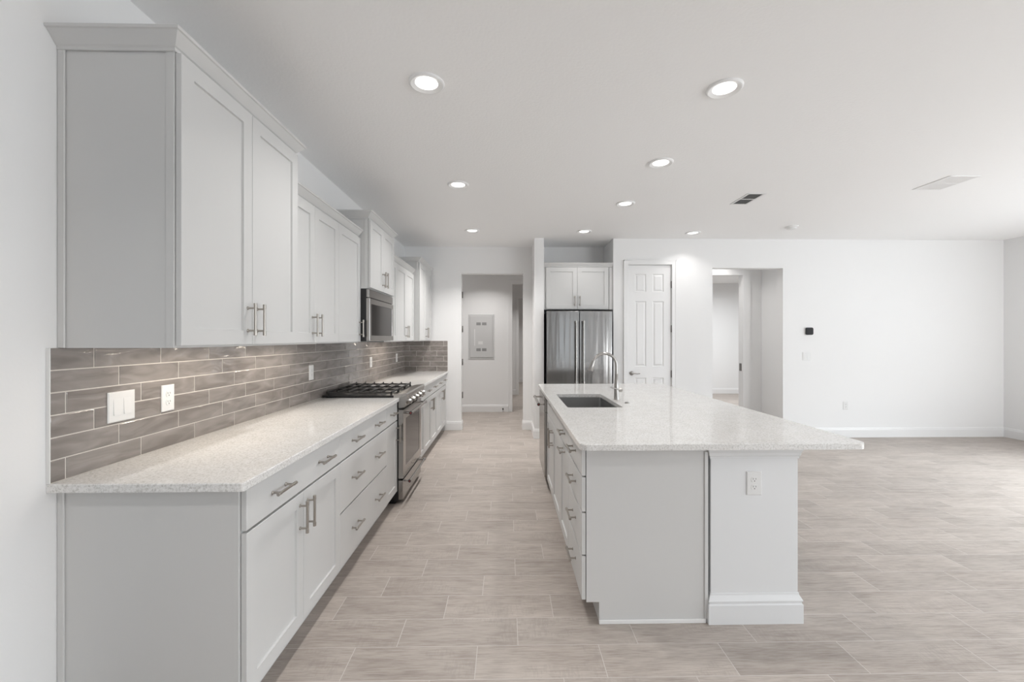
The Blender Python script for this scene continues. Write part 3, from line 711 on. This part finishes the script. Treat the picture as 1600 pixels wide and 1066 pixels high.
# breaker panel in the hallway
bx0, bx1, bz0, bz1 = -0.745, -0.245, 1.022, 1.893
t = thing('breaker_panel', 'grey electrical breaker panel set in the hallway wall', 'electrical panel', (-0.495, HB, bz0))
frH = frame_Y(HB)
build('frame', rings_mesh(frH, bx0, bx1, bz0, bz1, [(0, 0), (0, 0.006), (0.006, 0.010)]), PANELG, t)
dr = build('door', rings_mesh(frH, bx0 + 0.035, bx1 - 0.035, bz0 + 0.035, bz1 - 0.035, [(0, 0.0095), (0, 0.016), (0.003, 0.019)]), PANELG, t)
for x in (bx0 + 0.155, bx0 + 0.265):
    for z in (bz0 + 0.155, bz1 - 0.215):
        build('knockout', fbox(MB(), frH, x, x + 0.085, z, z + 0.055, 0.0185, 0.0205), mat_k if 'mat_k' in globals() else globals().setdefault('mat_k', mat('knockout_grey', (0.28, 0.28, 0.28), 0.5)), dr)
build('sticker', fbox(MB(), frH, bx0 + 0.19, bx0 + 0.28, bz0 + 0.285, bz0 + 0.345, 0.0185, 0.0198), WHITEP, dr)
build('latch_rod', fbox(MB(), frH, bx0 + 0.115, bx0 + 0.13, bz0 + 0.26, bz0 + 0.58, 0.0185, 0.024), TRIM, dr)
for z in (bz0 + 0.22, bz0 + 0.65): build('hinge', fbox(MB(), frH, bx0 + 0.025, bx0 + 0.04, z - 0.02, z + 0.02, 0.009, 0.022), PANELG, dr)

# ------------------------------------------------------------ refrigerator and cabinet above
fx0, fx1, fy = 0.553, 1.467, 5.905
t = thing('refrigerator', 'stainless french door refrigerator in the niche by the pantry door', 'refrigerator', (1.01, 6.25, 0))
mb = MB(); mb.box(fx0 + 0.003, fx1 - 0.003, fy + 0.075, YB - 0.02, 0.03, 1.785); mb.box(fx0 + 0.05, fx1 - 0.05, fy + 0.1, YB - 0.1, 0, 0.031)
build('body', mb, CHARCOAL, t)
fc = (fx0 + fx1) / 2
for k, (a, b) in enumerate(((fx0, fc - 0.003), (fc + 0.003, fx1))):
    dr = build('door', MB().box(a, b, fy, fy + 0.065, 0.66, 1.805, 0.006, 3), STEELF, t)
    hx = fc - 0.052 if k == 0 else fc + 0.052
    mb = MB(); mb.prof_tube((hx, fy - 0.055, 0.80), (hx, fy - 0.055, 1.665), [(0, 0.015), (0.03, 0.015), (0.032, 0.0115), (0.833, 0.0115), (0.835, 0.015), (0.865, 0.015)], 20)
    for z in (0.82, 1.645): mb.tube([(hx, fy + 0.002, z), (hx, fy - 0.055, z)], 0.010)
    build('handle', mb, STEEL, dr)
dr = build('freezer_drawer', MB().box(fx0, fx1, fy, fy + 0.065, 0.06, 0.65, 0.006, 3), STEELF, t)
mb = MB(); mb.tube([(fx0 + 0.08, fy - 0.055, 0.58), (fx1 - 0.08, fy - 0.055, 0.58)], 0.012, 16)
for x in (fx0 + 0.1, fx1 - 0.1): mb.tube([(x, fy + 0.002, 0.58), (x, fy - 0.055, 0.58)], 0.010)
build('handle', mb, STEEL, dr)

t = thing('wall_cabinet', 'grey two door cabinet above the refrigerator between niche walls', 'wall cabinet', (1.02, 6.33, 1.835))
cy = 6.075
build('carcass', MB().box(0.528, 1.513, cy, YB - 0.002, 1.835, 2.441), CAB, t)
build('filler_strip', MB().box(1.463, 1.512, cy - 0.0175, cy, 1.835, 2.436, 0.001), CAB, t)
fF = frame_Y(cy - GAP)
m = 1.004
for a, b, s in ((0.556, m, 1), (m, 1.455, 0)):
    p = build('door', shaker(fF, a + G, b - G, 1.842, 2.437, 0.062), CAB, t)
    handle(p, fF, (b - 0.036) if s else (a + 0.036), 1.842 + 0.112, True, '-y')
build('crown_molding', MB().sweep([(0.528, cy - 0.001), (1.513, cy - 0.001)], [(0, 0), (0.02, 0), (0.02, 0.012), (0.026, 0.016), (0.045, 0.045), (0.05, 0.047), (0.052, 0.056), (0, 0.056)], 1, 2.4412), CAB, t)

# ------------------------------------------------------------ island
IX0, IX1, IY0, IY1 = 0.349, 1.742, 2.016, 4.742
SX0, SX1, SY0, SY1 = 0.445, 0.852, 3.105, 3.863
o = build('island_countertop', rounded_slab(IX0, IX1, IY0, IY1, 0.045, (SX0, SX1, SY0, SY1, 0.02), (1, 1, 1, 1)), QUARTZ)
tag(o, 'large speckled white quartz island countertop with a sink cutout', 'countertop')
CX = 0.395          # carcass front plane of the island
PY = 2.112          # near end panel face
frI = frame_X(CX - GAP, -1)
U = [PY + 0.003, 2.567, 2.965, 3.930]
def island_cab(label, y0, y1, spec, end=False, top=True):
    t = thing('island_cabinet', label, 'base cabinet', (0.68, (y0 + y1) / 2, 0), 'island cabinets facing the aisle')
    if top: build('carcass', MB().box(CX, 0.985, y0 + 0.0005, y1 - 0.0005, 0.115, CT - SL), CAB, t)
    else:
        mb = MB(); mb.box(CX, 0.985, y0 + .0005, y1 - .0005, 0.115, 0.62); mb.box(CX, CX + 0.018, y0 + .0005, y1 - .0005, 0.62, CT - SL)
        mb.box(0.967, 0.985, y0 + .0005, y1 - .0005, 0.62, CT - SL); mb.box(CX, 0.985, y0 + .0005, y0 + 0.018, 0.62, CT - SL); mb.box(CX, 0.985, y1 - 0.018, y1 - .0005, 0.62, CT - SL)
        build('carcass', mb, CAB, t)
    build('toe_kick', MB().box(CX + 0.066, 0.985, y0 + 0.0005, y1 - 0.0005, 0, 0.114), CAB, t)
    if end:
        poly = [(CX, 0.107), (CX + 0.064, 0.107), (CX + 0.064, 0.0), (1.000, 0.0), (1.000, CT - SL), (CX, CT - SL)]
        build('end_panel', MB().prism(poly, 'y', y0 - 0.006, y0), CAB, t)
        build('shoe_molding', MB().box(CX + 0.062, 0.992, y0 - 0.014, y0 - 0.006, 0, 0.020, 0.002), TRIM, t)
        build('corner_stile', MB().box(0.985, 1.004, y0 - 0.012, y0 - 0.0065, 0.02, CT - SL - 0.03, 0.002), CAB, t)
    for kind, a0, a1, z0, z1, hs in spec:
        p = build('door' if kind == 'door' else 'drawer', (shaker if kind == 'door' else slab)(frI, a0 + G, a1 - G, z0, z1), CAB, t)
        for a, z, vert in hs: handle(p, frI, a, z, vert, '-x')
    return t
m = (U[0] + U[1]) / 2
zs = [(0.735, 0.876), (0.556, 0.727), (0.342, 0.548), (0.118, 0.334)]
island_cab('grey island cabinet of four narrow drawers at the near corner, broad end panel', U[0], U[1], [('drawer', U[0] - 0.004, U[1], a, b, [(m, (a + b) / 2 + 0.008, False)]) for a, b in zs], True)
m = (U[1] + U[2]) / 2
island_cab('grey island cabinet with a drawer over one door that has a horizontal pull', U[1], U[2], [('drawer', U[1], U[2], 0.735, 0.876, [(m, 0.81, False)]), ('door', U[1], U[2], 0.118, 0.727, [(m, 0.692, False)])])
m = (U[2] + U[3]) / 2
island_cab('grey island cabinet under the sink with plain false front and two doors', U[2], U[3], [('drawer', U[2], U[3], 0.735, 0.876, []),
    ('door', U[2], m, 0.118, 0.727, [(m - 0.036, 0.612, True)]), ('door', m, U[3], 0.118, 0.727, [(m + 0.036, 0.612, True)])], top=False)
t = thing('island_back_panel', 'grey back panel of the island on the seating side', 'panel', (0.996, 3.4, 0))
build('panel', MB().box(0.986, 1.004, PY + 0.25, 4.66, 0, CT - SL), CAB, t)
t = thing('island_end_panel', 'grey far end panel of the island beside the dishwasher', 'panel', (0.7, 4.65, 0))
build('panel', MB().box(CX, 0.985, 4.60, 4.66, 0, CT - SL), CAB, t)
# dishwasher
y0, y1 = 3.945, 4.585
t = thing('dishwasher', 'stainless dishwasher at the far end of the island with bar handle', 'dishwasher', (0.66, (y0 + y1) / 2, 0))
build('body', MB().box(0.40, 0.96, y0 + 0.004, y1 - 0.004, 0.02, CT - SL - 0.002), BLACK, t)
fw = frame_X(0.398, -1)
dr = build('door', rings_mesh(fw, y0 + 0.02, y1 - 0.01, 0.125, 0.728, [(0, 0), (0, 0.045), (0.003, 0.048)]), STEEL, t)
build('control_panel', rings_mesh(fw, y0 + 0.02, y1 - 0.01, 0.731, 0.872, [(0, 0), (0, 0.045), (0.003, 0.048)]), STEEL, t)
bar_pull(dr, 0.298, y0 + 0.045, y1 - 0.03, 0.80, 0.352, 0.011)
# column at the end of the seating side, one near, one far
def column(label, y0, y1):
    x0, x1 = 1.016, 1.457
    t = thing('island_column', label, 'column', ((x0 + x1) / 2, (y0 + y1) / 2, 0), 'island support columns')
    build('post', MB().box(x0, x1, y0, y1, 0, CT - SL - 0.001, 0.002), COLM, t)
    path = [(x0, y1), (x0, y0), (x1, y0), (x1, y1)]
    bp_ = [(0, 0), (0.017, 0), (0.017, 0.094), (0.012, 0.100), (0.012, 0.107), (0.016, 0.110), (0.016, 0.115), (0.004, 0.138), (0.003, 0.147), (0, 0.148)]
    build('base_molding', MB().sweep(path, bp_, 1), COLM, t)
    cpf = [(0, 0), (0.004, 0), (0.005, 0.012), (0.009, 0.016), (0.011, 0.030), (0.020, 0.052), (0.024, 0.054), (0.024, 0.065), (0, 0.065)]
    build('crown_molding', MB().sweep(path, cpf, 1, CT - SL - 0.0655), COLM, t)
COLM = mat('column_white_paint', (0.74, 0.75, 0.76), 0.45)
column('white square column under the near corner of the island top', 2.105, 2.36)
column('white square column under the far corner of the island top', 4.40, 4.655)
plate('outlet', 'white outlet on the near face of the white island column', 'outlet', frame_Y(2.105), 1.233, 0.696, 0.076, 0.118)

# sink (undermount)
t = thing('kitchen_sink', 'undermount stainless sink set into the island countertop', 'sink', ((SX0 + SX1) / 2, (SY0 + SY1) / 2, 0.68))
mb = MB(); bm = mb.bm
def rl(ins, z, r):
    x0, x1, y0, y1 = SX0 - 0.006 + ins, SX1 + 0.006 - ins, SY0 - 0.006 + ins, SY1 + 0.006 - ins; out = []
    for cx, cy, a0 in ((x0 + r, y0 + r, PI), (x1 - r, y0 + r, 1.5 * PI), (x1 - r, y1 - r, 0), (x0 + r, y1 - r, .5 * PI)):
        for k in range(6): out.append(bm.verts.new((cx + r * math.cos(a0 + .5 * PI * k / 5), cy + r * math.sin(a0 + .5 * PI * k / 5), z)))
    return out
zt = CT - SL - 0.0005
R = [rl(-0.02, zt, 0.02), rl(0, zt, 0.02), rl(0.002, zt - 0.18, 0.03), rl(0.012, zt - 0.205, 0.03), rl(0.03, zt - 0.212, 0.03)]
for A, B in zip(R, R[1:]):
    for k in range(24): f = bm.faces.new((A[k], A[(k + 1) % 24], B[(k + 1) % 24], B[k]))
bm.faces.new(R[-1])
o = build('basin', mb, SINKM, t); md = o.modifiers.new('Solidify', 'SOLIDIFY'); md.thickness = 0.0012; md.offset = 1
build('drain', MB().prof_tube(((SX0 + SX1) / 2, (SY0 + SY1) / 2, zt - 0.2115), ((SX0 + SX1) / 2, (SY0 + SY1) / 2, 1), [(0, 0.045), (0.002, 0.045), (0.003, 0.035)], 24), SMALLSTEEL, t)

# faucet
qx, qy = 0.902, 3.488
t = thing('faucet', 'tall brushed nickel gooseneck pull-down faucet behind the sink', 'faucet', (qx, qy, CT))
mb = MB(); mb.prof_tube((qx, qy, CT), (qx, qy, 2), [(0, 0.0225), (0.004, 0.0205), (0.045, 0.0195), (0.085, 0.0195), (0.11, 0.018), (0.205, 0.0135), (0.207, 0.0145), (0.213, 0.0145), (0.215, 0.0125)], 24)
build('body', mb, SMALLSTEEL, t)
pts = [(qx, qy, CT + 0.213), (qx + 0.001, qy, CT + 0.27)]; R_ = 0.098; cz = CT + 0.285; 
for k in range(0, 15):
    an = PI * k / 14 * 0.86; pts.append((qx - R_ + R_ * math.cos(an), qy - 0.0 * k, cz + R_ * 0.98 * math.sin(an)))
build('spout', MB().tube(pts, 0.0118, 16), SMALLSTEEL, t)
e0 = Vector(pts[-1]); dv = (Vector(pts[-1]) - Vector(pts[-2])).normalized(); dv = (dv + Vector((0.1, 0, -0.3))).normalized()
mb = MB(); mb.prof_tube(e0 - dv * 0.004, e0 + dv, [(0, 0.0128), (0.006, 0.0155), (0.012, 0.0155), (0.045, 0.0185), (0.090, 0.0225), (0.095, 0.020)], 20)
build('spray_head', mb, SMALLSTEEL, t)
mb = MB(); hz = CT + 0.082
mb.prof_tube((qx + 0.012, qy, hz), (qx + 0.06, qy, hz), [(0, 0.014), (0.014, 0.017), (0.030, 0.0165), (0.036, 0.010)], 20)
mb.tube([(qx + 0.025, qy - 0.012, hz + 0.002), (qx + 0.0, qy - 0.026, hz + 0.010), (qx - 0.035, qy - 0.03, hz + 0.020), (qx - 0.058, qy - 0.03, hz + 0.027)], [0.005, 0.0055, 0.0055, 0.0065], 12)
build('lever', mb, SMALLSTEEL, t)
t = build('air_switch', MB().prof_tube((0.940, 3.31, CT), (0.940, 3.31, 1), [(0, 0.021), (0.004, 0.021), (0.005, 0.015), (0.008, 0.015), (0.009, 0.012)], 24), SMALLSTEEL)
tag(t, 'small round metal button on the island top right of the faucet', 'button')

# ------------------------------------------------------------ ceiling fixtures
def ceil_pt(px, py):
    Yd = (H - EYE) * F / (529.5 - py); return ((px - 792) * Yd / F, Yd)
def light_disc():
    t = thing('ceiling_light', '', 'ceiling light', (0, 0, H), 'recessed ceiling lights')
    mb = MB(); n = 40; prof = [(0.099, 0), (0.098, -0.006), (0.092, -0.012), (0.086, -0.013), (0.082, -0.011), (0.063, -0.0025)]
    R = [[mb.bm.verts.new((r * math.cos(2 * PI * k / n), r * math.sin(2 * PI * k / n), H + z)) for k in range(n)] for r, z in prof]
    for A, B in zip(R, R[1:]):
        for k in range(n): f = mb.bm.faces.new((A[k], A[(k + 1) % n], B[(k + 1) % n], B[k])); f.smooth = True
    build('trim_ring', mb, TRIM, t)
    mb = MB(); A = [mb.bm.verts.new((0.0635 * math.cos(2 * PI * k / n), 0.0635 * math.sin(2 * PI * k / n), H - 0.0026)) for k in range(n)]; c_ = mb.bm.verts.new((0, 0, H - 0.004))
    for k in range(n): mb.bm.faces.new((A[k], A[(k + 1) % n], c_))
    build('diffuser', mb, LAMP, t)
    return t
def copy_tree(root, loc):
    r = root.copy(); C.objects.link(r); r.location = loc
    for ch in root.children:
        c = ch.copy(); C.objects.link(c); c.parent = r
    return r
lights = [((667, 131), 'large looking round ceiling light above the left counter, closest to camera'),
          ((1135, 134), 'round ceiling light nearest the camera on the right side'),
          ((1034, 252.5), 'second round ceiling light from the camera over the island'),
          ((716, 289), 'second round ceiling light above the aisle left of the island'),
          ((978, 317), 'third round ceiling light over the island, far end'),
          ((738, 360.5), 'far ceiling light just before the hallway passage'),
          ((913, 361), 'ceiling light right in front of the refrigerator cabinet'),
          ((1085, 362.5), 'far ceiling light near the pantry door')]
def dlight(nm, e):
    lp = bpy.data.lights.new(nm, 'AREA'); lp.shape = 'DISK'; lp.size = 0.118; lp.energy = e; lp.color = (1.0, 0.975, 0.95) if nm != 'downlight_room' else (0.95, 0.98, 1.0); lp.spread = 2.1 if nm != 'downlight_room' else 3.0
    return lp
proto = light_disc(); LP = {k: dlight('downlight_' + k, E[k]) for k in ('down', 'down_left', 'down_far', 'hall', 'small', 'room')}
spots = [ceil_pt(*p) for p, _ in lights] + [(-0.55, 0.2), (1.75, 0.3), (-0.55, -1.7), (-0.4, 7.45), (0.5, 9.6), (3.2, 6.45), (5.0, 8.8), (0.6, 12.3)]
extra = ['added ceiling light behind the camera over the kitchen', 'added ceiling light behind the camera on the island side', 'added ceiling light at the rear of the room', 'added ceiling light in the hallway', 'added ceiling light in the corridor', 'added ceiling light in the small hall', 'added ceiling light in the far room', 'added ceiling light past the corridor']  # added lamps out of view, lighting the halls and the unseen near room
labs = [l for _, l in lights] + extra
for i, ((x, y), lab) in enumerate(zip(spots, labs)):
    t = proto if i == 0 else copy_tree(proto, (x, y, H)); t.location = (x, y, H); t['label'] = lab
    k = {11: 'hall', 12: 'hall', 13: 'small', 14: 'room', 15: 'hall', 0: 'down_left', 3: 'down_left', 5: 'down_far', 8: 'down_left', 10: 'down_left'}.get(i, 'down'); o = bpy.data.objects.new('downlight', LP[k]); C.objects.link(o); o.location = (x, y, H - 0.0055)
# vents
def vent(label, x0, x1, y0, y1, slatm, back, n, tilt):
    t = thing('ceiling_vent', label, 'air vent', ((x0 + x1) / 2, (y0 + y1) / 2, H))
    fw_ = 0.022
    mb = MB(); mb.box(x0 - fw_, x0, y0 - fw_, y1 + fw_, H - 0.006, H, 0.002); mb.box(x1, x1 + fw_, y0 - fw_, y1 + fw_, H - 0.006, H, 0.002)
    mb.box(x0, x1, y0 - fw_, y0, H - 0.006, H, 0.002); mb.box(x0, x1, y1, y1 + fw_, H - 0.006, H, 0.002); mb.box(x0, x1, (y0 + y1) / 2 - 0.008, (y0 + y1) / 2 + 0.008, H - 0.006, H)
    build('frame', mb, TRIM, t)
    build('duct_opening', MB().box(x0, x1, y0, y1, H - 0.0015, H - 0.0005), back, t)
    for k in range(n):
        x = x0 + (k + 0.5) * (x1 - x0) / n; dx = (x1 - x0) / n * 0.36
        mb = MB(); a_, b_ = (-dx, dx) if tilt > 0 else (dx, -dx)
        mb.prism([(x + a_, H - 0.0055), (x + b_, H - 0.002), (x + b_, H - 0.0028), (x + a_, H - 0.0065)], 'y', y0, y1)
        build('slat', mb, slatm, t)
LS = mat('dark_slat', (0.16, 0.16, 0.16), 0.5)
vent('dark louvered supply vent in the ceiling left of the smoke detector', 2.385, 2.525, 4.145, 4.450, LS, LOUV, 6, 1)
vent('large pale return air vent in the ceiling at the right', 3.895, 4.125, 3.67, 3.98, TRIM, PANELG, 9, -1)
t = thing('smoke_detector', 'round white smoke detector on the ceiling over the living area', 'smoke detector', (3.62, 5.35, H))
build('base', MB().prof_tube((3.62, 5.35, H), (3.62, 5.35, 0), [(0, 0.075), (0.012, 0.075), (0.014, 0.066)], 32), WHITEP, t)
build('cap', MB().prof_tube((3.62, 5.35, H - 0.013), (3.62, 5.35, 0), [(0, 0.062), (0.016, 0.056), (0.024, 0.040), (0.026, 0.02)], 32), WHITEP, t)
